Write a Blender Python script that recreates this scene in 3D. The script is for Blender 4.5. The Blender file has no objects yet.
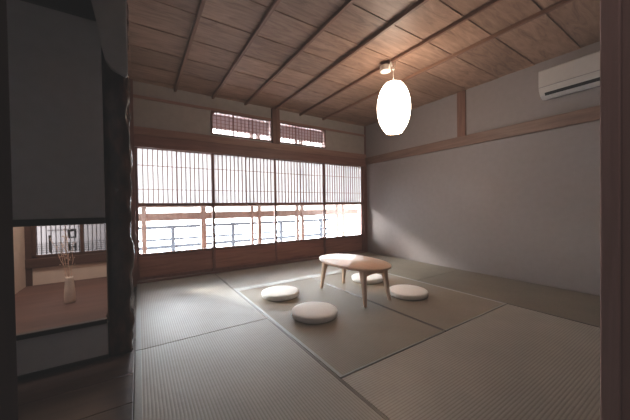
import bpy, bmesh, math, random
from mathutils import Vector, Matrix, noise
random.seed(7)
scn = bpy.context.scene
COL = scn.collection
PI = math.pi

# ------------------------------------------------------------------ materials
def new_mat(name):
    m = bpy.data.materials.new(name); m.use_nodes = True
    nt = m.node_tree
    for n in list(nt.nodes):
        nt.nodes.remove(n)
    out = nt.nodes.new('ShaderNodeOutputMaterial')
    return m, nt, out

def N(nt, kind, **kw):
    n = nt.nodes.new('ShaderNode' + kind)
    for k, v in kw.items():
        setattr(n, k, v)
    return n

def bsdf(nt, out, rough=.6, spec=.5):
    b = N(nt, 'BsdfPrincipled')
    b.inputs['Roughness'].default_value = rough
    b.inputs['Specular IOR Level'].default_value = spec
    nt.links.new(b.outputs[0], out.inputs['Surface'])
    return b

def ramp(nt, stops):
    r = N(nt, 'ValToRGB')
    e = r.color_ramp.elements
    while len(e) < len(stops):
        e.new(.5)
    for el, (p, c) in zip(e, stops):
        el.position = p; el.color = (*c, 1)
    return r

def wood(name, c1, c2, axis='X', scale=9., stretch=14., rough=.45, spec=.4, bump=.15):
    m, nt, out = new_mat(name)
    b = bsdf(nt, out, rough, spec)
    tc = N(nt, 'TexCoord'); mp = N(nt, 'Mapping')
    s = [stretch] * 3; s['XYZ'.index(axis)] = 1.
    mp.inputs['Scale'].default_value = s
    nz = N(nt, 'TexNoise'); nz.inputs['Scale'].default_value = scale / 5
    nz.inputs['Detail'].default_value = 6; nz.inputs['Roughness'].default_value = .65
    nz.inputs['Distortion'].default_value = .6
    r = ramp(nt, [(.32, c2), (.68, c1)])
    nt.links.new(tc.outputs['Object'], mp.inputs[0]); nt.links.new(mp.outputs[0], nz.inputs['Vector'])
    nt.links.new(nz.outputs['Fac'], r.inputs[0]); nt.links.new(r.outputs[0], b.inputs['Base Color'])
    if bump:
        bp = N(nt, 'Bump'); bp.inputs['Strength'].default_value = bump; bp.inputs['Distance'].default_value = .004
        nt.links.new(nz.outputs['Fac'], bp.inputs['Height']); nt.links.new(bp.outputs[0], b.inputs['Normal'])
    return m

def plain(name, c, rough=.6, spec=.4, var=.06, scale=30., bump=.05, sheen=0.):
    m, nt, out = new_mat(name)
    b = bsdf(nt, out, rough, spec)
    tc = N(nt, 'TexCoord'); nz = N(nt, 'TexNoise'); nz.inputs['Scale'].default_value = scale
    nz.inputs['Detail'].default_value = 5
    r = ramp(nt, [(.3, tuple(x * (1 - var) for x in c)), (.7, tuple(min(1, x * (1 + var)) for x in c))])
    nt.links.new(tc.outputs['Object'], nz.inputs['Vector']); nt.links.new(nz.outputs['Fac'], r.inputs[0])
    nt.links.new(r.outputs[0], b.inputs['Base Color'])
    if bump:
        bp = N(nt, 'Bump'); bp.inputs['Strength'].default_value = bump; bp.inputs['Distance'].default_value = .003
        nt.links.new(nz.outputs['Fac'], bp.inputs['Height']); nt.links.new(bp.outputs[0], b.inputs['Normal'])
    return m

def tatami(name, axis, c1, c2, rough=.42, spec=.5, period=.0163, low=.68):
    """rush weave: ridges running along the long side, fine rushes across"""
    m, nt, out = new_mat(name)
    b = bsdf(nt, out, rough, spec)
    tc = N(nt, 'TexCoord'); sp = N(nt, 'SeparateXYZ')
    nt.links.new(tc.outputs['Object'], sp.inputs[0])
    across = 'X' if axis == 'Y' else 'Y'
    mul = N(nt, 'Math', operation='MULTIPLY'); mul.inputs[1].default_value = 2 * PI / period
    nt.links.new(sp.outputs[across], mul.inputs[0])
    sn = N(nt, 'Math', operation='SINE'); nt.links.new(mul.outputs[0], sn.inputs[0])
    h = N(nt, 'MapRange'); h.inputs[1].default_value = -1; h.inputs[2].default_value = 1
    nt.links.new(sn.outputs[0], h.inputs[0])
    pw = N(nt, 'Math', operation='POWER'); pw.inputs[1].default_value = .6
    nt.links.new(h.outputs[0], pw.inputs[0])
    mp = N(nt, 'Mapping')
    mp.inputs['Scale'].default_value = (12, 160, 1) if axis == 'Y' else (160, 12, 1)
    nz = N(nt, 'TexNoise'); nz.inputs['Scale'].default_value = 1.; nz.inputs['Detail'].default_value = 3
    nt.links.new(tc.outputs['Object'], mp.inputs[0]); nt.links.new(mp.outputs[0], nz.inputs['Vector'])
    big = N(nt, 'TexNoise'); big.inputs['Scale'].default_value = 2.2
    nt.links.new(tc.outputs['Object'], big.inputs['Vector'])
    ad = N(nt, 'MixRGB', blend_type='MIX'); ad.inputs[0].default_value = .5
    nt.links.new(nz.outputs['Fac'], ad.inputs[1]); nt.links.new(big.outputs['Fac'], ad.inputs[2])
    r = ramp(nt, [(.35, c2), (.65, c1)])
    nt.links.new(ad.outputs[0], r.inputs[0])
    dk = N(nt, 'MixRGB', blend_type='MULTIPLY'); dk.inputs[0].default_value = 1
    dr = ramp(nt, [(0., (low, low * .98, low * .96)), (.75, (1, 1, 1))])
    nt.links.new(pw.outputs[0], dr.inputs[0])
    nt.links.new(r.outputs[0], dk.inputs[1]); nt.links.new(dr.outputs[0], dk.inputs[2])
    nt.links.new(dk.outputs[0], b.inputs['Base Color'])
    bp = N(nt, 'Bump'); bp.inputs['Strength'].default_value = .25; bp.inputs['Distance'].default_value = .002
    nt.links.new(pw.outputs[0], bp.inputs['Height']); nt.links.new(bp.outputs[0], b.inputs['Normal'])
    return m

def ceiling_mat(name):
    m, nt, out = new_mat(name)
    b = bsdf(nt, out, .5, .35)
    tc = N(nt, 'TexCoord'); sp = N(nt, 'SeparateXYZ'); nt.links.new(tc.outputs['Object'], sp.inputs[0])
    def cell(sock, off, size):
        a = N(nt, 'Math', operation='ADD'); a.inputs[1].default_value = -off
        nt.links.new(sp.outputs[sock], a.inputs[0])
        d = N(nt, 'Math', operation='DIVIDE'); d.inputs[1].default_value = size; nt.links.new(a.outputs[0], d.inputs[0])
        f = N(nt, 'Math', operation='FLOOR'); nt.links.new(d.outputs[0], f.inputs[0]); return f
    fx = cell('X', -.04, 1.03); fy = cell('Y', .12, .415)
    cb = N(nt, 'CombineXYZ'); nt.links.new(fx.outputs[0], cb.inputs[0]); nt.links.new(fy.outputs[0], cb.inputs[1])
    wn = N(nt, 'TexWhiteNoise'); nt.links.new(cb.outputs[0], wn.inputs['Vector'])
    # grain coordinates are shifted per board so that figures differ
    sc = N(nt, 'VectorMath', operation='SCALE'); sc.inputs['Scale'].default_value = 7.
    nt.links.new(wn.outputs['Color'], sc.inputs[0])
    av = N(nt, 'VectorMath', operation='ADD'); nt.links.new(tc.outputs['Object'], av.inputs[0]); nt.links.new(sc.outputs[0], av.inputs[1])
    mp = N(nt, 'Mapping'); mp.inputs['Scale'].default_value = (1.2, 7, 1); nt.links.new(av.outputs[0], mp.inputs[0])
    nz = N(nt, 'TexNoise'); nz.inputs['Scale'].default_value = 2.2; nz.inputs['Detail'].default_value = 7
    nz.inputs['Roughness'].default_value = .62; nz.inputs['Distortion'].default_value = 1.4
    nt.links.new(mp.outputs[0], nz.inputs['Vector'])
    r = ramp(nt, [(.3, (.22, .13, .092)), (.52, (.36, .22, .155)), (.72, (.46, .295, .21))])
    nt.links.new(nz.outputs['Fac'], r.inputs[0])
    mr = N(nt, 'MapRange'); mr.inputs[3].default_value = .78; mr.inputs[4].default_value = 1.12
    nt.links.new(wn.outputs['Value'], mr.inputs[0])
    mx = N(nt, 'MixRGB', blend_type='MULTIPLY'); mx.inputs[0].default_value = 1
    nt.links.new(r.outputs[0], mx.inputs[1]); nt.links.new(mr.outputs[0], mx.inputs[2])
    nt.links.new(mx.outputs[0], b.inputs['Base Color'])
    return m

def glass_mat(name, tint=(.97, .99, .98)):
    m, nt, out = new_mat(name)
    t = N(nt, 'BsdfTransparent'); t.inputs[0].default_value = (*tint, 1)
    g = N(nt, 'BsdfGlossy'); g.inputs['Roughness'].default_value = .02
    fr = N(nt, 'Fresnel'); fr.inputs['IOR'].default_value = 1.45
    mx = N(nt, 'MixShader')
    nt.links.new(fr.outputs[0], mx.inputs[0]); nt.links.new(t.outputs[0], mx.inputs[1]); nt.links.new(g.outputs[0], mx.inputs[2])
    nt.links.new(mx.outputs[0], out.inputs['Surface'])
    return m

def paper_mat(name, c=(.50, .495, .49), clear=.04):
    m, nt, out = new_mat(name)
    d = N(nt, 'BsdfDiffuse'); tr = N(nt, 'BsdfTranslucent'); tp = N(nt, 'BsdfTransparent')
    nz = N(nt, 'TexNoise'); nz.inputs['Scale'].default_value = 40
    tc = N(nt, 'TexCoord'); nt.links.new(tc.outputs['Object'], nz.inputs['Vector'])
    r = ramp(nt, [(.3, tuple(x * .96 for x in c)), (.7, c)]); nt.links.new(nz.outputs['Fac'], r.inputs[0])
    nt.links.new(r.outputs[0], d.inputs[0]); nt.links.new(r.outputs[0], tr.inputs[0])
    a = N(nt, 'MixShader'); a.inputs[0].default_value = .72
    nt.links.new(d.outputs[0], a.inputs[1]); nt.links.new(tr.outputs[0], a.inputs[2])
    b = N(nt, 'MixShader'); b.inputs[0].default_value = clear
    nt.links.new(a.outputs[0], b.inputs[1]); nt.links.new(tp.outputs[0], b.inputs[2])
    nt.links.new(b.outputs[0], out.inputs['Surface'])
    return m

def glow_mat(name, c, strength):
    m, nt, out = new_mat(name)
    b = bsdf(nt, out, .7, .2)
    tc = N(nt, 'TexCoord'); nz = N(nt, 'TexNoise'); nz.inputs['Scale'].default_value = 60
    nt.links.new(tc.outputs['Object'], nz.inputs['Vector'])
    r = ramp(nt, [(.3, tuple(x * .97 for x in c)), (.7, c)]); nt.links.new(nz.outputs['Fac'], r.inputs[0])
    nt.links.new(r.outputs[0], b.inputs['Base Color']); nt.links.new(r.outputs[0], b.inputs['Emission Color'])
    b.inputs['Emission Strength'].default_value = strength
    return m

M = dict(
    frame_x=wood('dark_cedar_horizontal', (.26, .125, .10), (.15, .068, .054), 'X'),  # frame colours, both grain directions, lifted to stand for haze from the windows
    frame_z=wood('dark_cedar_vertical', (.26, .125, .10), (.15, .068, .054), 'Z'),
    kick=wood('kick_board_cedar', (.42, .20, .145), (.23, .10, .072), 'X', 7, 16, .45),
    kamoi=wood('lintel_cedar', (.40, .235, .185), (.29, .155, .12), 'X', 8, 16, .5),
    nag_y=wood('rail_cedar', (.26, .155, .115), (.16, .09, .066), 'Y', 8, 16, .5),
    post_z=wood('upper_post_cedar', (.24, .115, .08), (.14, .066, .046), 'Z', 8, 16, .5),
    batten=wood('ceiling_batten', (.30, .165, .11), (.17, .085, .055), 'Y', 8, 16, .5),
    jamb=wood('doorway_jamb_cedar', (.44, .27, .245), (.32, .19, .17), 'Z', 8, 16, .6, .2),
    dark=wood('blackened_wood', (.030, .020, .019), (.016, .011, .010), 'X', 8, 16, .4),
    boards=wood('dark_floor_boards', (.075, .045, .036), (.035, .021, .018), 'X', 6, 14, .28, .5),
    toko=wood('alcove_board', (.15, .08, .064), (.08, .043, .035), 'X', 5, 6, .55, .35),
    table=wood('pale_ash_wood', (.84, .62, .48), (.74, .52, .39), 'Y', 9, 12, .38, .45, .05),
    tleg=wood('pale_ash_leg', (.80, .58, .43), (.70, .48, .34), 'Z', 9, 12, .45, .4, .05),
    plaster=plain('grey_plaster', (.315, .272, .265), .9, .15, .03, 14, .04),
    uplaster=plain('upper_plaster', (.43, .38, .345), .85, .2, .05, 14, .08),
    gplaster=plain('blue_grey_plaster', (.56, .56, .59), .85, .2, .05, 14, .08),
    cream=plain('cream_plaster', (.62, .52, .45), .85, .2, .04, 14, .06),
    corridor=plain('corridor_plaster', (.06, .05, .047), .9, .2),
    ceil=ceiling_mat('cedar_ceiling_boards'),
    mat_y=tatami('tatami_lengthwise', 'Y', (.41, .372, .322), (.33, .297, .254)),
    mat_x=tatami('tatami_crosswise', 'X', (.44, .405, .36), (.35, .32, .28)),
    mat_c=tatami('tatami_middle', 'Y', (.31, .262, .208), (.25, .21, .165), .5, .35, .0163, .8),  # darker base colour stands for the weaker sheen of the weave here
    mat_d=tatami('tatami_shaded', 'Y', (.25, .215, .17), (.20, .17, .135), .6, .3, .0163, .8),  # darker copy of the lengthwise mats: shade put into the colour
    heri=plain('mat_border_cloth', (.30, .30, .275), .32, .7, .08, 90, .05),
    heri_dark=plain('mat_border_brown', (.12, .095, .08), .32, .7, .08, 90, .05),
    heri_glare=plain('mat_border_glare', (.55, .55, .53), .25, .9, .05, 90, .03),  # window glare on the border cloth put into its colour
    cushion=plain('white_cushion_cotton', (.93, .92, .91), .9, .2, .03, 60, .1),
    white=plain('white_plastic', (.55, .505, .48), .4, .4, .02, 20, 0),
    vent=plain('black_vent', (.02, .02, .02), .5, .4, .02, 20, 0),
    groove=plain('grey_seam', (.30, .28, .27), .5, .4, .02, 20, 0),
    lampcap=plain('ivory_plastic', (.80, .74, .66), .5, .4, .02, 20, 0),
    glass=glass_mat('window_glass'),
    paper=paper_mat('shoji_paper'),
    screen=paper_mat('veranda_screen', (.72, .69, .67), .48),
    glow=glow_mat('lit_lamp_paper', (1., .84, .68), 9.),
    bark=None,
    alcove_frame=wood('alcove_window_wood', (.10, .055, .044), (.06, .032, .026), 'X', 8, 16, .5),
    dark_jamb=wood('shadowed_jamb', (.03, .018, .016), (.02, .012, .011), 'Z', 8, 16, .9, .0),  # near-black copy of the jamb wood, its shade put into the colour
    extw=wood('veranda_timber', (.24, .165, .135), (.17, .11, .09), 'Z', 6, 14, .6),
    rail=plain('weathered_grey_rail', (.06, .068, .085), .7, .3),
    ground=plain('pale_ground', (.6, .6, .6), .9, .2),
    reed=paper_mat('bamboo_reed', (.42, .34, .335), .0),
    iron=plain('dark_bars', (.05, .035, .035), .6, .3),
    milky=plain('milky_ceramic', (.80, .70, .63), .3, .5, .1, 18, .03),
    twig=plain('dry_twig', (.72, .55, .45), .8, .2, .15, 60),
    bud=plain('dry_blossom', (.72, .58, .49), .9, .2, .15, 60),
    hewn=plain('pale_hewn_wood', (.50, .49, .50), .6, .3, .10, 9, .1),
)
def bark_mat():
    m, nt, out = new_mat('polished_bark')
    b = bsdf(nt, out, .2, .5)
    tc = N(nt, 'TexCoord'); mp = N(nt, 'Mapping'); mp.inputs['Scale'].default_value = (22, 22, 9)
    nz = N(nt, 'TexNoise'); nz.inputs['Scale'].default_value = 1.; nz.inputs['Detail'].default_value = 4
    nt.links.new(tc.outputs['Object'], mp.inputs[0]); nt.links.new(mp.outputs[0], nz.inputs['Vector'])
    r = ramp(nt, [(.4, (.034, .017, .013)), (.75, (.12, .055, .038))])
    nt.links.new(nz.outputs['Fac'], r.inputs[0]); nt.links.new(r.outputs[0], b.inputs['Base Color'])
    bp = N(nt, 'Bump'); bp.inputs['Strength'].default_value = .35; bp.inputs['Distance'].default_value = .01
    nt.links.new(nz.outputs['Fac'], bp.inputs['Height']); nt.links.new(bp.outputs[0], b.inputs['Normal'])
    return m
M['bark'] = bark_mat()

# ------------------------------------------------------------------ geometry helpers
def box(bm, x0, x1, y0, y1, z0, z1, bev=0., mat=None):
    vs = [bm.verts.new((x, y, z)) for z in (z0, z1) for y in (y0, y1) for x in (x0, x1)]
    if mat is not None:
        for v in vs: v.co = mat @ v.co
    fs = [bm.faces.new([vs[i] for i in q]) for q in ((0, 2, 3, 1), (4, 5, 7, 6), (0, 1, 5, 4), (2, 6, 7, 3), (0, 4, 6, 2), (1, 3, 7, 5))]
    if bev > 0:
        es = list({e for f in fs for e in f.edges})
        bmesh.ops.bevel(bm, geom=es, offset=bev, segments=2, affect='EDGES', profile=.5)

def tube(bm, pts, r, seg=8, r1=None, cap=True):
    pts = [Vector(p) for p in pts]; n = len(pts); rings = []
    for i, p in enumerate(pts):
        t = (pts[min(i + 1, n - 1)] - pts[max(i - 1, 0)]).normalized()
        a = t.orthogonal().normalized() if i == 0 else (rings_a - t * rings_a.dot(t)).normalized()
        rings_a = a
        b = t.cross(a)
        rr = r if r1 is None else r + (r1 - r) * i / (n - 1)
        rings.append([bm.verts.new(p + (a * math.cos(2 * PI * k / seg) + b * math.sin(2 * PI * k / seg)) * rr) for k in range(seg)])
    for i in range(n - 1):
        for k in range(seg):
            bm.faces.new((rings[i][k], rings[i][(k + 1) % seg], rings[i + 1][(k + 1) % seg], rings[i + 1][k]))
    if cap:
        bm.faces.new(rings[0][::-1]); bm.faces.new(rings[-1])

def lathe(bm, prof, seg=48, c=(0, 0, 0), cap0=True, cap1=True):
    rings = []
    for r, z in prof:
        rings.append([bm.verts.new((c[0] + r * math.cos(2 * PI * k / seg), c[1] + r * math.sin(2 * PI * k / seg), c[2] + z)) for k in range(seg)])
    for a, b in zip(rings, rings[1:]):
        for k in range(seg):
            bm.faces.new((a[k], a[(k + 1) % seg], b[(k + 1) % seg], b[k]))
    if cap0: bm.faces.new(rings[0][::-1])
    if cap1: bm.faces.new(rings[-1])

def prism(bm, outline, f0, f1):
    """outline: list of 2D points; f0, f1 map a 2D point to 3D on either face"""
    a = [bm.verts.new(f0(*p)) for p in outline]; b = [bm.verts.new(f1(*p)) for p in outline]
    bm.faces.new(a[::-1]); bm.faces.new(b); n = len(a)
    for i in range(n):
        bm.faces.new((a[i], a[(i + 1) % n], b[(i + 1) % n], b[i]))

def obj(name, bm, mat, parent=None, smooth=False, **props):
    bmesh.ops.recalc_face_normals(bm, faces=bm.faces)
    me = bpy.data.meshes.new(name); bm.to_mesh(me); bm.free()
    me.materials.append(mat)
    if smooth:
        for p in me.polygons: p.use_smooth = True
    o = bpy.data.objects.new(name, me); COL.objects.link(o)
    if parent is not None:
        o.parent = parent
    for k, v in props.items(): o[k] = v
    return o

def bx(name, mat, parent, *dims, bev=.003, **props):
    bm = bmesh.new(); box(bm, *dims, bev=bev)
    return obj(name, bm, mat, parent, **props)

def struct(name, bm, mat, smooth=False):
    return obj(name, bm, mat, None, smooth, kind='structure')

def sbox(name, mat, *dims, bev=.003):
    return bx(name, mat, None, *dims, bev=bev, kind='structure')

def empty(name, loc=(0, 0, 0), **props):
    o = bpy.data.objects.new(name, None); COL.objects.link(o); o.location = loc
    o.empty_display_size = .1
    for k, v in props.items(): o[k] = v
    return o

def thing(name, label, cat, loc=(0, 0, 0), group=None):
    o = empty(name, loc); o['label'] = label; o['category'] = cat
    if group: o['group'] = group
    return o

def smooth_by_angle(o, ang=.6):
    me = o.data
    for p in me.polygons: p.use_smooth = True
    bm = bmesh.new(); bm.from_mesh(me)
    for e in bm.edges:
        if len(e.link_faces) == 2 and e.calc_face_angle(0) > ang: e.smooth = False
    bm.to_mesh(me); bm.free()

W = 4.392      # window wall
XR = 4.15      # right wall
ZC = 2.714     # ceiling

# ------------------------------------------------------------------ floor, ceiling and walls
sbox('floor', M['boards'], -1.3, XR + .1, -1.5, 4.5, -.12, -.05, bev=0)          # sub-floor of the whole house
bm = bmesh.new()                                                             # wooden boards in front of the alcove
y = .2
while y < 2.29:
    box(bm, -1.0, -.044, y + .002, min(y + .298, 2.30), -.05, 0, .002); y += .30
struct('floor_alcove_front', bm, M['boards'])
bm = bmesh.new()
for k in range(5):
    box(bm, -1.2, 2.2, -1.4 + k * .32, -1.4 + k * .32 + .317, -.05, 0, .002)
struct('floor_corridor', bm, M['boards'])

# cedar board ceiling: each board's edge overlaps the next
bm = bmesh.new()
ys = [.12 + .415 * k for k in range(11)]
for k in range(11):
    y0 = ys[k]; y1 = min(ys[k] + .415, W + .02)
    if y0 > W: break
    v = [bm.verts.new(p) for p in ((-.3, y0, ZC - .004), (XR + .05, y0, ZC - .004), (XR + .05, y1 + .02, ZC + .003), (-.3, y1 + .02, ZC + .003),
                                   (-.3, y0, ZC + .03), (XR + .05, y0, ZC + .03), (XR + .05, y1 + .02, ZC + .03), (-.3, y1 + .02, ZC + .03))]
    for q in ((0, 1, 2, 3), (7, 6, 5, 4), (0, 4, 5, 1), (1, 5, 6, 2), (2, 6, 7, 3), (3, 7, 4, 0)):
        bm.faces.new([v[i] for i in q])
struct('ceiling', bm, M['ceil'])
for i in range(6):
    x = .4746 + .5145 * i
    if x > XR - .03: break
    sbox('trim_%d' % (i + 1), M['batten'], x - .016, x + .016, .12, W, ZC - .040, ZC - .004, bev=.004)

# right wall, its rail and short post
sbox('wall_right', M['plaster'], XR, XR + .1, .1, W + .1, -.05, ZC + .05, bev=0)
sbox('trim_20', M['nag_y'], XR - .035, XR + .01, .2, W - .02, 1.878, 2.03, bev=.006)
sbox('trim_21', M['post_z'], XR - .022, XR + .01, 2.215, 2.345, 2.03, ZC, bev=.005)

# window wall above the lintel
sbox('wall_back', M['uplaster'], -.3, .955, W, W + .1, 2.02, ZC + .05, bev=0)
sbox('wall_back_right', M['uplaster'], 3.10, XR + .05, W, W + .1, 2.02, ZC + .05, bev=0)
sbox('wall_back_top', M['uplaster'], .955, 3.10, W, W + .1, 2.50, ZC + .05, bev=0)
sbox('wall_back_middle', M['uplaster'], .955, 3.10, W, W + .1, 2.02, 2.14, bev=0)
sbox('trim_22', M['kamoi'], -.06, XR, W - .035, W + .06, 2.0, 2.105, bev=.006)      # upper long rail
sbox('trim_23', M['frame_x'], -.06, XR, W - .05, W + .09, 1.835, 1.998, bev=.005)    # lintel with sliding grooves
M_kam2 = wood('lintel_cedar_dark', (.29, .15, .12), (.20, .095, .075), 'X', 8, 16, .5)
bpy.data.objects['trim_23'].data.materials[0] = M_kam2
sbox('trim_24', M['kamoi'], -.06, XR, W - .022, W + .05, 2.492, 2.53, bev=.004)      # frieze rail
sbox('trim_25', M['post_z'], 1.96, 2.10, W - .045, W + .05, 2.105, ZC - .01, bev=.005)  # upper post
sbox('trim_26', M['frame_x'], -.05, XR, W - .05, W + .09, -.03, .018, bev=.003)       # sill track
sbox('trim_27', M['frame_z'], XR - .09, XR, W - .045, W + .08, .018, 1.84, bev=.004)  # right jamb
sbox('trim_28', M['frame_z'], -.14, -.034, W - .06, W + .12, -.03, ZC + .02, bev=.004)      # left corner post
sbox('trim_29', M['frame_z'], XR - .025, XR + .01, W - .025, W + .08, 2.1, ZC, bev=.004)

# left wall between the alcove post and the windows
sbox('wall_left', M['plaster'], -.17, -.085, 2.42, W + .12, -.05, ZC + .05, bev=0)

# ------------------------------------------------------------------ tatami mats
def mat(x0, x1, y0, y1, axis, label, borders, kind=None):
    """borders: side -> (width, material) of the cloth edging"""
    t = thing('tatami_mat', label, 'tatami mat', ((x0 + x1) / 2, (y0 + y1) / 2, 0), 'tatami mats covering the room floor')
    hx = (x1 - x0) / 2 - .003; hy = (y1 - y0) / 2 - .003
    bm = bmesh.new()
    box(bm, -hx, hx, -hy, hy, -.05, 0, .003)
    obj('woven_surface', bm, M['mat_' + (kind or axis.lower())], t)
    for side, (B, mt) in borders.items():
        d = {'W': (-hx, -hx + B, -hy, hy), 'E': (hx - B, hx, -hy, hy), 'S': (-hx, hx, -hy, -hy + B), 'N': (-hx, hx, hy - B, hy)}[side]
        bx('cloth_border', M[mt], t, *d, -.048, .0022 if side in 'WE' else .0026, bev=.001)
    return t
A0, A1, A2, A3 = -.032, .967, 2.022, 3.085
mat(A0 - .008, A1, 2.30, W - .05, 'Y', 'tatami mat at the far left, under the leftmost window panel', {'W': (.034, 'heri'), 'E': (.02, 'heri_dark')})
mat(A0 - .008, A1, .205, 2.30, 'Y', 'tatami mat at the near left beside the dark wooden floor', {'W': (.034, 'heri'), 'E': (.016, 'heri_dark')})
mat(A1, A2, 1.25, 3.31, 'Y', 'middle tatami mat under the two left white cushions', {'W': (.022, 'heri'), 'N': (.06, 'heri_glare'), 'S': (.012, 'heri'), 'E': (.012, 'heri_dark')}, 'c')  # wide pale far edging paints the bright glare strip on the floor
mat(A2, A3, 1.25, 3.31, 'Y', 'middle tatami mat under the two right white cushions', {'E': (.026, 'heri_glare'), 'N': (.06, 'heri_glare'), 'S': (.012, 'heri'), 'W': (.012, 'heri_dark')}, 'c')
mat(A1, A3, 3.31, W - .05, 'X', 'tatami mat lying crosswise along the window wall behind the table', {'S': (.07, 'heri_glare'), 'N': (.034, 'heri_dark')})
mat(A1, A3, .205, 1.25, 'X', 'tatami mat lying crosswise in the near foreground with broad ridges', {'S': (.034, 'heri_dark')})
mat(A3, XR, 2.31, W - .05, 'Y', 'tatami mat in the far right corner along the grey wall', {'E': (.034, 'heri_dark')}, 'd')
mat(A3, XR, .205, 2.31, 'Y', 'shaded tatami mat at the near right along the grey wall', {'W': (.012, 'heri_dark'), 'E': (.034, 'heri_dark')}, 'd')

# ------------------------------------------------------------------ four sliding shoji windows
def shoji(n, x0, x1, yy, nbar):
    """x0..x1 outer frame; paper lattice above, clear glass below, cedar kick board"""
    t = empty('window_%d' % n, ((x0 + x1) / 2, yy, .018), kind='structure')
    h = (x1 - x0) / 2; S = .034; d0, d1 = -.015, .015; z0 = -.018
    def Z(z): return z + z0
    def b(bm, xa, xb, za, zb, ya=d0, yb=d1, bev=.002): box(bm, xa, xb, ya, yb, Z(za), Z(zb), bev)
    bm = bmesh.new()
    b(bm, -h, -h + S, .02, 1.85); b(bm, h - S, h, .02, 1.85)
    b(bm, -h + S, h - S, 1.828, 1.85); b(bm, -h + S, h - S, .02, .06)
    b(bm, -h + S, h - S, 1.036, 1.078, -.018, .018); b(bm, -h + S, h - S, .345, .385)
    obj('frame', bm, M['frame_z'], t)
    bm = bmesh.new(); b(bm, -h + S, h - S, .055, .35, -.006, .006)
    obj('kick_panel', bm, M['kick'], t)
    bm = bmesh.new()
    wi = 2 * (h - S)
    for k in range(1, nbar):
        x = -h + S + wi * k / nbar
        w = .0052 if k != nbar // 2 else .0085
        b(bm, x - w, x + w, 1.076, 1.83, -.009, .004, 0)
    for z in (1.27, 1.60):
        b(bm, -h + S, h - S, z - .004, z + .004, -.007, .003, 0)
    obj('lattice', bm, M['frame_z'], t)
    bm = bmesh.new(); b(bm, -h + S, h - S, 1.074, 1.83, .0045, .006, 0)
    obj('paper', bm, M['paper'], t)
    bm = bmesh.new(); b(bm, -h + S, h - S, .38, 1.04, -.002, .002, 0)
    obj('glass', bm, M['glass'], t)
    # small rounded fillets in the corners of the glass opening
    bm = bmesh.new()
    for sx in (-1, 1):
        for za, sz in ((.385, 1), (1.036, -1)):
            cx = sx * (h - S); R = .03
            arc = [(cx - sx * R + sx * R * math.cos(a), za + sz * R - sz * R * math.sin(a)) for a in [PI / 2 * i / 5 for i in range(6)]]
            prism(bm, [(cx, za)] + arc, lambda x, z: (x, -.008, Z(z)), lambda x, z: (x, .008, Z(z)))
    obj('corner_fillet', bm, M['frame_z'], t)
    return t
shoji(1, -.036, .992, W + .045, 16)
shoji(2, .958, 2.035, W + .010, 16)
shoji(3, 2.005, 3.085, W + .045, 16)
shoji(4, 3.050, 4.062, W + .010, 16)

# transom windows above the lintel: lattice in front of a reed screen, daylight below it
def transom(n, x0, x1, cut):
    t = empty('window_%d' % n, ((x0 + x1) / 2, W, 2.105), kind='structure')
    h = (x1 - x0) / 2; H = .39; F = .022
    bm = bmesh.new()
    box(bm, -h, -h + F, -.02, .09, .03, H, .002); box(bm, h - F, h, -.02, .09, .03, H, .002)
    box(bm, -h + F, h - F, -.02, .09, H - .02, H, .002); box(bm, -h + F, h - F, -.02, .09, .028, .045, .002)
    for s in cut:     # rounded upper corner
        cx = s * (h - F); R = .075; zt = H - .02
        arc = [(cx - s * R + s * R * math.cos(a), zt - R + R * math.sin(a)) for a in [PI / 2 * i / 6 for i in range(7)]]
        prism(bm, [(cx, zt)] + arc, lambda x, z: (x, -.012, z), lambda x, z: (x, .02, z))
    obj('frame', bm, M['frame_x'], t)
    bm = bmesh.new()
    wi = 2 * (h - F); nb = 15
    for k in range(1, nb):
        x = -h + F + wi * k / nb; w = .005 if k % 5 else .011
        box(bm, x - w, x + w, -.004, .008, .045, H - .02)
    for z in (.10, .155, .21, .265, .32):
        box(bm, -h + F, h - F, -.002, .006, z - .003, z + .003)
    obj('lattice', bm, M['frame_z'], t)
    bm = bmesh.new()
    z = .125
    while z < H - .04:
        box(bm, -h + F + .012, h - F - .015, .03, .038, z, z + .0140); z += .0145
    obj('reed_screen', bm, M['reed'], t)
    return t
transom(5, .957, 1.962, (-1,))
transom(6, 2.098, 3.098, (1,))

# ------------------------------------------------------------------ veranda outside
sbox('floor_veranda', M['extw'], -.3, 4.9, W + .1, 5.45, -.1, 0, bev=0)
bm = bmesh.new(); box(bm, -30, 30, 5.5, 60, -3.1, -3.0); struct('ground', bm, M['ground'])
vf = thing('veranda_window_frame', 'pale brown timber frame of posts and a beam outside the glass', 'veranda frame', (2.1, 5.4, 0))
bx('beam', M['extw'], vf, -2.4, 2.7, -.03, .03, .79, .925, bev=.004)
bx('upper_beam', M['extw'], vf, -2.4, 2.7, -.02, .02, 1.02, 1.06, bev=.004)
bx('sill', M['extw'], vf, -2.4, 2.7, -.04, .04, 0.0, .06, bev=.004)
PX = ((.07, .07), (1.01, .085), (1.945, .05), (2.10, .07), (3.0, .06), (3.13, .075), (4.13, .05), (4.32, .06))
for x, w in PX:
    bx('post', M['extw'], vf, x - 2.1 - w / 2, x - 2.1 + w / 2, -.04, .04, .06, 2.75, bev=.004)
bx('top_beam', M['extw'], vf, -2.4, 2.7, -.05, .05, 2.75, 2.85, bev=.004)
bx('upper_screen', M['screen'], vf, -3.6, 2.7, .005, .012, .925, 2.75, bev=0)
bm = bmesh.new()
for k in range(110):
    x = -2.38 + k * .046
    box(bm, x, x + .009, .014, .022, .925, 2.75)
obj('screen_bars', bm, M['extw'], vf)
sbox('ceiling_veranda', M['extw'], -.3, 4.9, W + .1, 5.7, 2.85, 2.93, bev=0)
sbox('wall_veranda_left', M['uplaster'], -.20, -.14, W + .1, 4.60, -.1, 2.9, bev=0)
sbox('wall_veranda_right', M['uplaster'], 4.86, 4.92, W + .1, 5.45, -.1, 2.9, bev=0)
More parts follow.
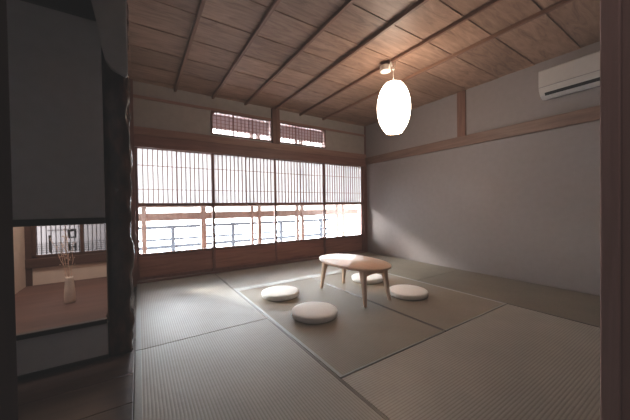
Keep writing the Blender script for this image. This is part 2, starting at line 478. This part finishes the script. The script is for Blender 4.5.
rl = thing('veranda_railing', 'weathered blue grey railing seen through the lower window glass', 'railing', (1.7, 6.0, -.4))
for z in (.68, 1.06):
    bx('rail', M['rail'], rl, -2.3, 2.6, -.02, .02, z - .05, z + .01, bev=.004)
bx('top_rail', M['rail'], rl, -2.3, 2.6, -.022, .022, .785, .825, bev=.004)
for x in (-.6, .555, 1.727, 2.885, 4.05):
    bx('rail_post', M['rail'], rl, x - 1.7 - .035, x - 1.7 + .035, -.035, .035, 0, 1.08, bev=.004)
sbox('floor_balcony', M['ground'], -.6, 4.9, 5.45, 6.2, -.5, -.4, bev=0)

# ------------------------------------------------------------------ alcove on the left
sbox('wall_alcove_left', M['cream'], -1.05, -.93, 2.30, 3.85, -.05, 2.5, bev=0)
sbox('wall_alcove_right', M['cream'], -.186, -.172, 2.42, 3.85, -.05, 2.5, bev=0)
sbox('wall_alcove_back', M['cream'], -.93, -.172, 3.75, 3.85, -.05, .45, bev=0)
sbox('wall_alcove_back_top', M['cream'], -.93, -.172, 3.75, 3.85, 1.05, 2.5, bev=0)
sbox('trim_30', M['alcove_frame'], -.935, -.885, 3.735, 3.77, .26, 2.4, bev=.003)
bm = bmesh.new(); box(bm, -.93, -.20, 2.31, 3.75, .20, .265, .003); struct('floor_alcove', bm, M['toko'])
sbox('trim_31', M['dark'], -1.0, -.19, 2.285, 2.325, .238, .270, bev=.004)       # alcove front edge
sbox('wall_alcove_riser', M['gplaster'], -1.0, -.19, 2.305, 2.36, .022, .238, bev=0)
sbox('baseboard_alcove', M['dark'], -1.0, -.19, 2.29, 2.36, -.01, .024, bev=.002)
sbox('wall_alcove_front', M['gplaster'], -1.0, -.19, 2.30, 2.37, .945, 2.24, bev=0)  # hanging wall over the alcove
sbox('trim_32', M['dark'], -1.0, -.19, 2.285, 2.385, .905, .947, bev=.004)
sbox('trim_33', M['dark'], -1.0, -.19, 2.27, 2.40, 2.24, 2.50, bev=.004)
sbox('ceiling_alcove', M['dark'], -1.1, -.08, .1, 3.9, 2.50, 2.56, bev=0)
sbox('wall_annex_left', M['corridor'], -1.1, -1.0, .1, 2.3, -.05, 2.55, bev=0)
bm = bmesh.new(); box(bm, -.08, -.045, .2, 2.3, 2.45, ZC + .03); struct('wall_over_alcove', bm, M['gplaster'])

w7 = empty('window_7', (-.53, 3.77, .44), kind='structure')
bm = bmesh.new()
box(bm, -.36, -.325, -.02, .03, .09, .62, .002); box(bm, .30, .335, -.02, .03, .09, .62, .002)
box(bm, -.36, .335, -.02, .03, .58, .62, .002); box(bm, -.36, .335, -.02, .03, .08, .115, .002)
box(bm, .008, .038, -.03, .02, .11, .60, .002)
obj('frame', bm, M['alcove_frame'], w7)
bx('sill', M['alcove_frame'], w7, -.40, .335, -.045, .06, -.005, .085, bev=.003)
bm = bmesh.new()
for k in range(17):
    x = -.30 + k * .0365; box(bm, x - .003, x + .003, .04, .05, .1, .6)
for k in range(5):
    z = .13 + k * .022; box(bm, -.33, .32, .05, .056, z - .0035, z + .0035)
obj('lattice', bm, M['iron'], w7)
bm = bmesh.new(); box(bm, -.33, .32, .0, .003, .1, .6); obj('glass', bm, M['glass'], w7)
sbox('wall_outside', plain('dimming_wall', (.075, .062, .060), .9, .2), -1.6, -.15, 4.6, 4.7, -1, 3, bev=0)  # wall added to dim what shows through the alcove window
# dark lettering-like squares on a sign hung outside the alcove window
sg = thing('hanging_sign', 'small dark sign with square marks outside the alcove window lattice', 'sign', (-.605, 3.88, .56))
def ring(x0, x1, z0, z1, t=.014, mid=False):
    bm = bmesh.new()
    box(bm, x0, x0 + t, -.006, .006, z0, z1); box(bm, x1 - t, x1, -.006, .006, z0, z1)
    box(bm, x0, x1, -.006, .006, z1 - t, z1) if not mid else None
    if mid: box(bm, x0, x1, -.006, .006, (z0 + z1) / 2 - t / 2, (z0 + z1) / 2 + t / 2)
    else: box(bm, x0, x1, -.006, .006, z0, z0 + t)
    obj('square_mark', bm, M['iron'], sg)
ring(-.035, .035, .14, .225); ring(-.035, .035, .0, .085, mid=True)
bx('stroke_mark', M['iron'], sg, -.185, -.17, -.006, .006, .0, .18, bev=.002)
bx('mount_bar', M['iron'], sg, -.19, .04, -.010, -.004, .225, .235, bev=.001)

# gnarled alcove post with a pale hewn upper face
lp = thing('alcove_post', 'dark gnarled log post at the corner of the alcove', 'post', (-.118, 2.375, 0))
bm = bmesh.new(); rings = []; SEG = 40; NZ = 110
for i in range(NZ + 1):
    z = ZC * i / NZ; ring_ = []
    for k in range(SEG):
        a = 2 * PI * k / SEG
        ca, sa = math.cos(a), math.sin(a)
        e = .42
        x = .074 * math.copysign(abs(ca) ** e, ca); y_ = .074 * math.copysign(abs(sa) ** e, sa)
        g = max(0., (ca - .35) / .65) ** .7
        nn = noise.noise(Vector((ca * 1.2, sa * 1.2, z * 6.5))) * .030 + noise.noise(Vector((ca * 3, sa * 3, z * 18 + 4))) * .013
        s = 1 + g * nn / .074
        ring_.append(bm.verts.new((x * s, y_ * (1 + .2 * g * nn / .074), z)))
    rings.append(ring_)
for a, b in zip(rings, rings[1:]):
    for k in range(SEG):
        bm.faces.new((a[k], a[(k + 1) % SEG], b[(k + 1) % SEG], b[k]))
bm.faces.new(rings[0][::-1]); bm.faces.new(rings[-1])
obj('trunk', bm, M['bark'], lp, True)
out_l = [(-.165, 2.49), (-.125, 2.345), (-.100, 2.213), (-.083, 2.089), (-.062, 1.99), (-.03, 1.94), (.055, 1.905), (.062, 1.93), (.062, 2.49)]
bm = bmesh.new()
prism(bm, [(x + .012, z) for x, z in out_l], lambda x, z: (x, -.118, z), lambda x, z: (x, -.066, z))
bmesh.ops.bevel(bm, geom=list(bm.edges), offset=.006, segments=2, affect='EDGES')
obj('hewn_face', bm, M['hewn'], lp, label='pale hewn upper face with a curved lower edge')

# vase with dried twigs
vz = (-.472, 2.881, .2655)
va = bmesh.new()
lathe(va, [(.0305, 0), (.035, .006), (.0355, .03), (.033, .10), (.028, .16), (.024, .19), (.0245, .205), (.021, .205), (.020, .19), (.024, .15), (.030, .09), (.031, .02)], 32)
vo = obj('vase', va, M['milky'], None, True, label='tall milky white vase standing on the alcove board', category='vase'); vo.location = vz
tw = thing('dried_twigs', 'thin dried blossom twigs standing in the milky vase', 'dried flowers', (vz[0], vz[1], vz[2] + .02))
stems = bmesh.new(); buds = bmesh.new(); rs = random.Random(4)
for k in range(7):
    a = rs.uniform(0, 2 * PI); lean = rs.uniform(.03, .10); H = rs.uniform(.36, .58)
    pts = [Vector((0.006 * math.cos(a), .006 * math.sin(a), 0))]
    for j in range(1, 8):
        f = j / 7
        pts.append(Vector((math.cos(a) * lean * f ** 1.6 - .05 * f ** 2 + rs.uniform(-.006, .006), math.sin(a) * lean * f ** 1.6 * .7 + rs.uniform(-.006, .006), H * f)))
    pts[1].x *= .3; pts[1].y *= .3; pts[2].x *= .5
    tube(stems, pts, .0028, 5, .0016)
    for j in range(3, 8):
        for q in range(2):
            b0 = pts[j]; d = Vector((rs.uniform(-1, 1), rs.uniform(-1, 1), rs.uniform(.1, 1))).normalized() * rs.uniform(.012, .035)
            tube(stems, [b0, b0 + d], .001, 4, .0007)
            bmesh.ops.create_icosphere(buds, subdivisions=1, radius=rs.uniform(.0025, .0048), matrix=Matrix.Translation(b0 + d))
obj('stems', stems, M['twig'], tw); obj('blossoms', buds, M['bud'], tw)

# ------------------------------------------------------------------ low oval table
tb = thing('low_table', 'low pale wood oval table with tapered splayed legs on the tatami', 'table', (2.03, 2.375, 0.0022))
bm = bmesh.new()
prof = [(.0, .352), (.965, .352), (.992, .358), (1., .367), (.997, .376), (.985, .381), (0., .382)]
SEG = 72; rings = []
def oval(k, s):
    a = 2 * PI * k / SEG; ca, sa = math.cos(a), math.sin(a); e = .93
    return (.298 * s * math.copysign(abs(ca) ** e, ca),   .495 * s * math.copysign(abs(sa) ** e, sa))
for s, z in prof:
    rings.append([bm.verts.new((*oval(k, max(s, .02)), z)) for k in range(SEG)])
for a, b in zip(rings, rings[1:]):
    for k in range(SEG): bm.faces.new((a[k], a[(k + 1) % SEG], b[(k + 1) % SEG], b[k]))
bm.faces.new(rings[0][::-1]); bm.faces.new(rings[-1])
o = obj('tabletop', bm, M['table'], tb); smooth_by_angle(o, .9)
for sx in (-1, 1):
    for sy in (-1, 1):
        bm = bmesh.new()
        sect = []
        for z, cx, cy, w, d in ((0, .172, .385, .028, .030), (.12, .163, .365, .036, .038), (.25, .153, .345, .046, .050), (.32, .146, .333, .058, .062), (.353, .142, .328, .068, .072)):
            sect.append([bm.verts.new((sx * cx + i * w / 2, sy * cy + j * d / 2, z)) for i, j in ((-1, -1), (1, -1), (1, 1), (-1, 1))])
        for a, b in zip(sect, sect[1:]):
            for k in range(4): bm.faces.new((a[k], a[(k + 1) % 4], b[(k + 1) % 4], b[k]))
        bm.faces.new(sect[0][::-1]); bm.faces.new(sect[-1])
        bmesh.ops.bevel(bm, geom=[e for e in bm.edges], offset=.004, segments=2, affect='EDGES')
        obj('leg', bm, M['tleg'], tb)
for sy in (-1, 1):   # arched apron between the two legs of an end
    bm = bmesh.new()
    ol = [(-.135, .353), (-.135, .275)] + [(-.135 + .27 * i / 10, .275 + .022 * math.sin(PI * i / 10)) for i in range(1, 10)] + [(.135, .275), (.135, .353)]
    prism(bm, ol, lambda x, z: (x, sy * .333 - .011, z), lambda x, z: (x, sy * .333 + .011, z))
    obj('apron', bm, M['tleg'], tb)

# ------------------------------------------------------------------ four round floor cushions
def cushion_bm():
    bm = bmesh.new(); SEG = 64; R = .210; H = .058
    prof = [(.30 * R, 0.0), (.88 * R, 0.0), (.955 * R, .006), (.99 * R, .018), (1. * R, .030), (.997 * R, .046), (.98 * R, .054), (.93 * R, .0575), (.7 * R, .059), (.4 * R, .061), (.05 * R, .0615)]
    lathe(bm, prof, SEG)
    for v in bm.verts:
        a = math.atan2(v.co.y, v.co.x)
        k = 1 + .006 * math.sin(5 * a + 1) + .004 * math.sin(11 * a)
        v.co.x *= k; v.co.y *= k
    return bm
base_me = None
for (x, y, rz, lab) in ((1.327, 2.80, 0, 'round white floor cushion nearest the leftmost window panels, left of the table'),
                        (1.34, 2.11, 1.3, 'round white floor cushion in front of the table, nearest the camera'),
                        (2.51, 2.00, 2.2, 'round white floor cushion to the right of the table on open mat'),
                        (2.565, 2.70, 4., 'round white floor cushion half hidden behind the table legs')):
    if base_me is None:
        o = obj('floor_cushion', cushion_bm(), M['cushion'], None, True); base_me = o
        bm = bmesh.new()
        pts = [(.2085 * math.cos(2 * PI * k / 64), .2085 * math.sin(2 * PI * k / 64), .047) for k in range(64)]
        tube(bm, pts + [pts[0]], .0028, 6, cap=False)
        pp = obj('piping', bm, M['cushion'], o, True)
    else:
        o = base_me.copy(); COL.objects.link(o)
        for c in list(base_me.children):
            d = c.copy(); COL.objects.link(d); d.parent = o
    o.location = (x, y, .0008); o.rotation_euler = (0, 0, rz)
    o['label'] = lab; o['category'] = 'cushion'; o['group'] = 'round white cushions around the low table'

# ------------------------------------------------------------------ pendant lamp
LX, LY = 2.541, 2.20
pl = thing('pendant_lamp', 'glowing white egg shaped paper pendant lamp hanging from the ceiling', 'pendant lamp', (LX, LY, 1.83))
bm = bmesh.new()
prof = []
for i in range(25):
    t = -1 + 2 * i / 24
    z = .317 + .333 * t
    r = .190 * (max(0, 1 - abs(t) ** 2.1)) ** (.55 if t < 0 else .58)
    prof.append((r, z))
prof = [p for p in prof if p[0] > .08]
prof = [(prof[0][0] - .004, prof[0][1] - .012)] + prof + [(.05, prof[-1][1] + .022), (.012, prof[-1][1] + .028)]
lathe(bm, prof, 56, cap0=False)
obj('lamp_shade', bm, M['glow'], pl, True)
zb = prof[0][1]
bm = bmesh.new()
pts = [(.1005 * math.cos(2 * PI * k / 40) * (prof[0][0] / .1), .1005 * math.sin(2 * PI * k / 40) * (prof[0][0] / .1), zb) for k in range(40)]
tube(bm, pts + [pts[0]], .003, 6, cap=False)
obj('bottom_ring', bm, M['lampcap'], pl, True)
topz = prof[-1][1]
cz = ZC - .047 - 1.83
bm = bmesh.new()
lathe(bm, [(.045, .0), (.062, .006), (.066, .03), (.066, .066), (.04, .068)], 32, (2.52 - LX, 2.30 - LY, cz - .066))
o = obj('ceiling_outlet', bm, M['lampcap'], pl); smooth_by_angle(o)
kz = 2.60 - 1.83
bm = bmesh.new()
tube(bm, [(0, 0, topz), (0, 0, kz)], .0042, 8)
tube(bm, [(0, 0, kz), (-.02, .01, kz + .05), (-.05, .0, kz + .085), (-.058, -.01, kz + .066), (-.04, .02, kz + .03), (-.01, .05, kz + .01), (-.01, .085, cz - .05)], .006, 8)
tube(bm, [(0, 0, kz), (.015, -.01, kz + .04), (.012, -.02, ZC - 1.83 - .012)], .005, 8)
bmesh.ops.create_icosphere(bm, subdivisions=2, radius=.017, matrix=Matrix.Translation((0, 0, kz)))
obj('cord', bm, M['lampcap'], pl, True)

# ------------------------------------------------------------------ wall air conditioner
ac = thing('air_conditioner', 'white wall air conditioner high on the right wall', 'air conditioner', (XR, .845, 2.222))
L = .42
def acp(bm, outline, y0, y1):
    prism(bm, outline, lambda x, z: (x, y0, z), lambda x, z: (x, y1, z))
bm = bmesh.new()
acp(bm, [(0, .02), (-.10, .0), (-.165, .03), (-.205, .085), (-.215, .13), (-.215, .30), (-.20, .315), (0, .315)], -L, L)
bmesh.ops.bevel(bm, geom=[e for e in bm.edges if e.calc_face_angle(0) > .6], offset=.008, segments=2, affect='EDGES')
o = obj('body', bm, M['white'], ac); smooth_by_angle(o, .5)
bm = bmesh.new(); acp(bm, [(-.2175, .112), (-.2175, .118), (-.20, .118), (-.20, .112)], -L + .004, L - .004)
obj('panel_seam', bm, M['groove'], ac)
bm = bmesh.new(); acp(bm, [(-.170, .026), (-.190, .052), (-.196, .050), (-.176, .020)], -L + .05, L - .05)
obj('air_outlet', bm, M['vent'], ac)
bm = bmesh.new(); acp(bm, [(-.192, .055), (-.209, .082), (-.213, .08), (-.196, .051)], -L + .045, L - .045)
obj('louver', bm, M['white'], ac)

# ------------------------------------------------------------------ doorway the camera looks through, and the corridor
sbox('trim_40', M['jamb'], 1.058, 1.19, .168, .205, -.02, 1.9, bev=.003)
sbox('trim_41', M['jamb'], 1.075, 1.19, .08, .168, -.02, 1.9, bev=.003)
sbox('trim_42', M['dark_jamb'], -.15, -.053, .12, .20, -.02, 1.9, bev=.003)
sbox('trim_43', M['jamb'], -.15, 1.19, .12, .20, 1.85, 1.97, bev=.003)
sbox('wall_near', M['corridor'], 1.19, XR, .1, .2, -.05, ZC + .05, bev=0)
sbox('wall_near_left', M['gplaster'], -1.1, -.15, .1, .2, -.05, ZC + .05, bev=0)
sbox('wall_near_top', M['corridor'], -.15, 1.19, .1, .2, 1.97, ZC + .05, bev=0)
sbox('wall_corridor_left', M['corridor'], -1.3, -1.2, -1.5, .1, -.05, 2.5, bev=0)
sbox('wall_corridor_right', M['corridor'], 2.2, 2.3, -1.5, .1, -.05, 2.5, bev=0)
sbox('wall_corridor_rear', M['corridor'], -1.3, 2.3, -1.6, -1.5, -.05, 2.5, bev=0)
sbox('ceiling_corridor', M['corridor'], -1.3, 2.3, -1.6, .1, 2.45, 2.55, bev=0)

# ------------------------------------------------------------------ light
wd = bpy.data.worlds.new('overcast_sky'); scn.world = wd; wd.use_nodes = True
nt = wd.node_tree
for n in list(nt.nodes): nt.nodes.remove(n)
wo = nt.nodes.new('ShaderNodeOutputWorld'); bg = nt.nodes.new('ShaderNodeBackground')
tc = nt.nodes.new('ShaderNodeTexCoord'); sp = nt.nodes.new('ShaderNodeSeparateXYZ')
rp = nt.nodes.new('ShaderNodeValToRGB')
e = rp.color_ramp.elements
e[0].position = 0; e[0].color = (.92, .95, 1, 1); e[1].position = .7; e[1].color = (.75, .85, 1, 1)
nt.links.new(tc.outputs['Generated'], sp.inputs[0]); nt.links.new(sp.outputs['Z'], rp.inputs[0])
nt.links.new(rp.outputs[0], bg.inputs[0]); bg.inputs[1].default_value = 18.0
nt.links.new(bg.outputs[0], wo.inputs[0])

def portal(name, loc, sx, sy):
    l = bpy.data.lights.new(name, 'AREA'); l.shape = 'RECTANGLE'; l.size = sx; l.size_y = sy
    l.cycles.is_portal = True
    o = bpy.data.objects.new(name, l); COL.objects.link(o); o.location = loc
    o.rotation_euler = (-PI / 2, 0, 0)
    return o
portal('window_portal', (2.05, W + .12, 1.2), 4.3, 2.7)
portal('alcove_portal', (-.53, 3.92, .78), .8, .8)

sun = bpy.data.lights.new('sun', 'SUN'); sun.energy = 30.; sun.angle = math.radians(10); sun.color = (1, .97, .94)
so = bpy.data.objects.new('sun', sun); COL.objects.link(so)
d = Vector((.60, -1, -.52)).normalized()
so.rotation_euler = d.to_track_quat('-Z', 'Y').to_euler()

al = bpy.data.lights.new('alcove_fill', 'AREA'); al.energy = 13.; al.size = .3; al.color = (1, .87, .76)  # added unseen light that brightens the alcove
ao = bpy.data.objects.new('alcove_fill', al); COL.objects.link(ao); ao.location = (-.55, 2.75, 2.4)
cl = bpy.data.lights.new('corridor_fill', 'AREA'); cl.energy = 4.; cl.size = .4; cl.color = (1, .86, .78)  # unseen fill added so the right door jamb reads brown
c2 = bpy.data.objects.new('corridor_fill', cl); COL.objects.link(c2); c2.location = (.2, -.7, 2.4)
# ------------------------------------------------------------------ camera
f, yaw, pitch, roll = 273.2521, .5732, .0128, -.0141
fw = Vector((math.sin(yaw) * math.cos(pitch), math.cos(yaw) * math.cos(pitch), -math.sin(pitch)))
r = Vector((math.cos(yaw), -math.sin(yaw), 0)); u = r.cross(fw)
r2 = r * math.cos(roll) + u * math.sin(roll); u2 = -r * math.sin(roll) + u * math.cos(roll)
cam = bpy.data.cameras.new('camera'); cam.sensor_width = 36; cam.lens = f / 630 * 36; cam.clip_start = .01
co = bpy.data.objects.new('camera', cam); COL.objects.link(co)
mw = Matrix((r2, u2, -fw)).transposed().to_4x4(); mw.translation = (0, 0, 1)
co.matrix_world = mw
scn.camera = co

scn.view_settings.view_transform = 'Standard'
scn.view_settings.look = 'None'
scn.view_settings.exposure = .45
scn.view_settings.use_curve_mapping = True
cm = scn.view_settings.curve_mapping
cm.extend = 'EXTRAPOLATED'
cu = cm.curves[3]
cu.points[0].location = (0, .008); cu.points[1].location = (1, 1)
cm.update()
scn.cycles.use_denoising = True
scn.cycles.max_bounces = 10
scn.cycles.diffuse_bounces = 5
scn.cycles.transparent_max_bounces = 12
scn.cycles.sample_clamp_indirect = 6
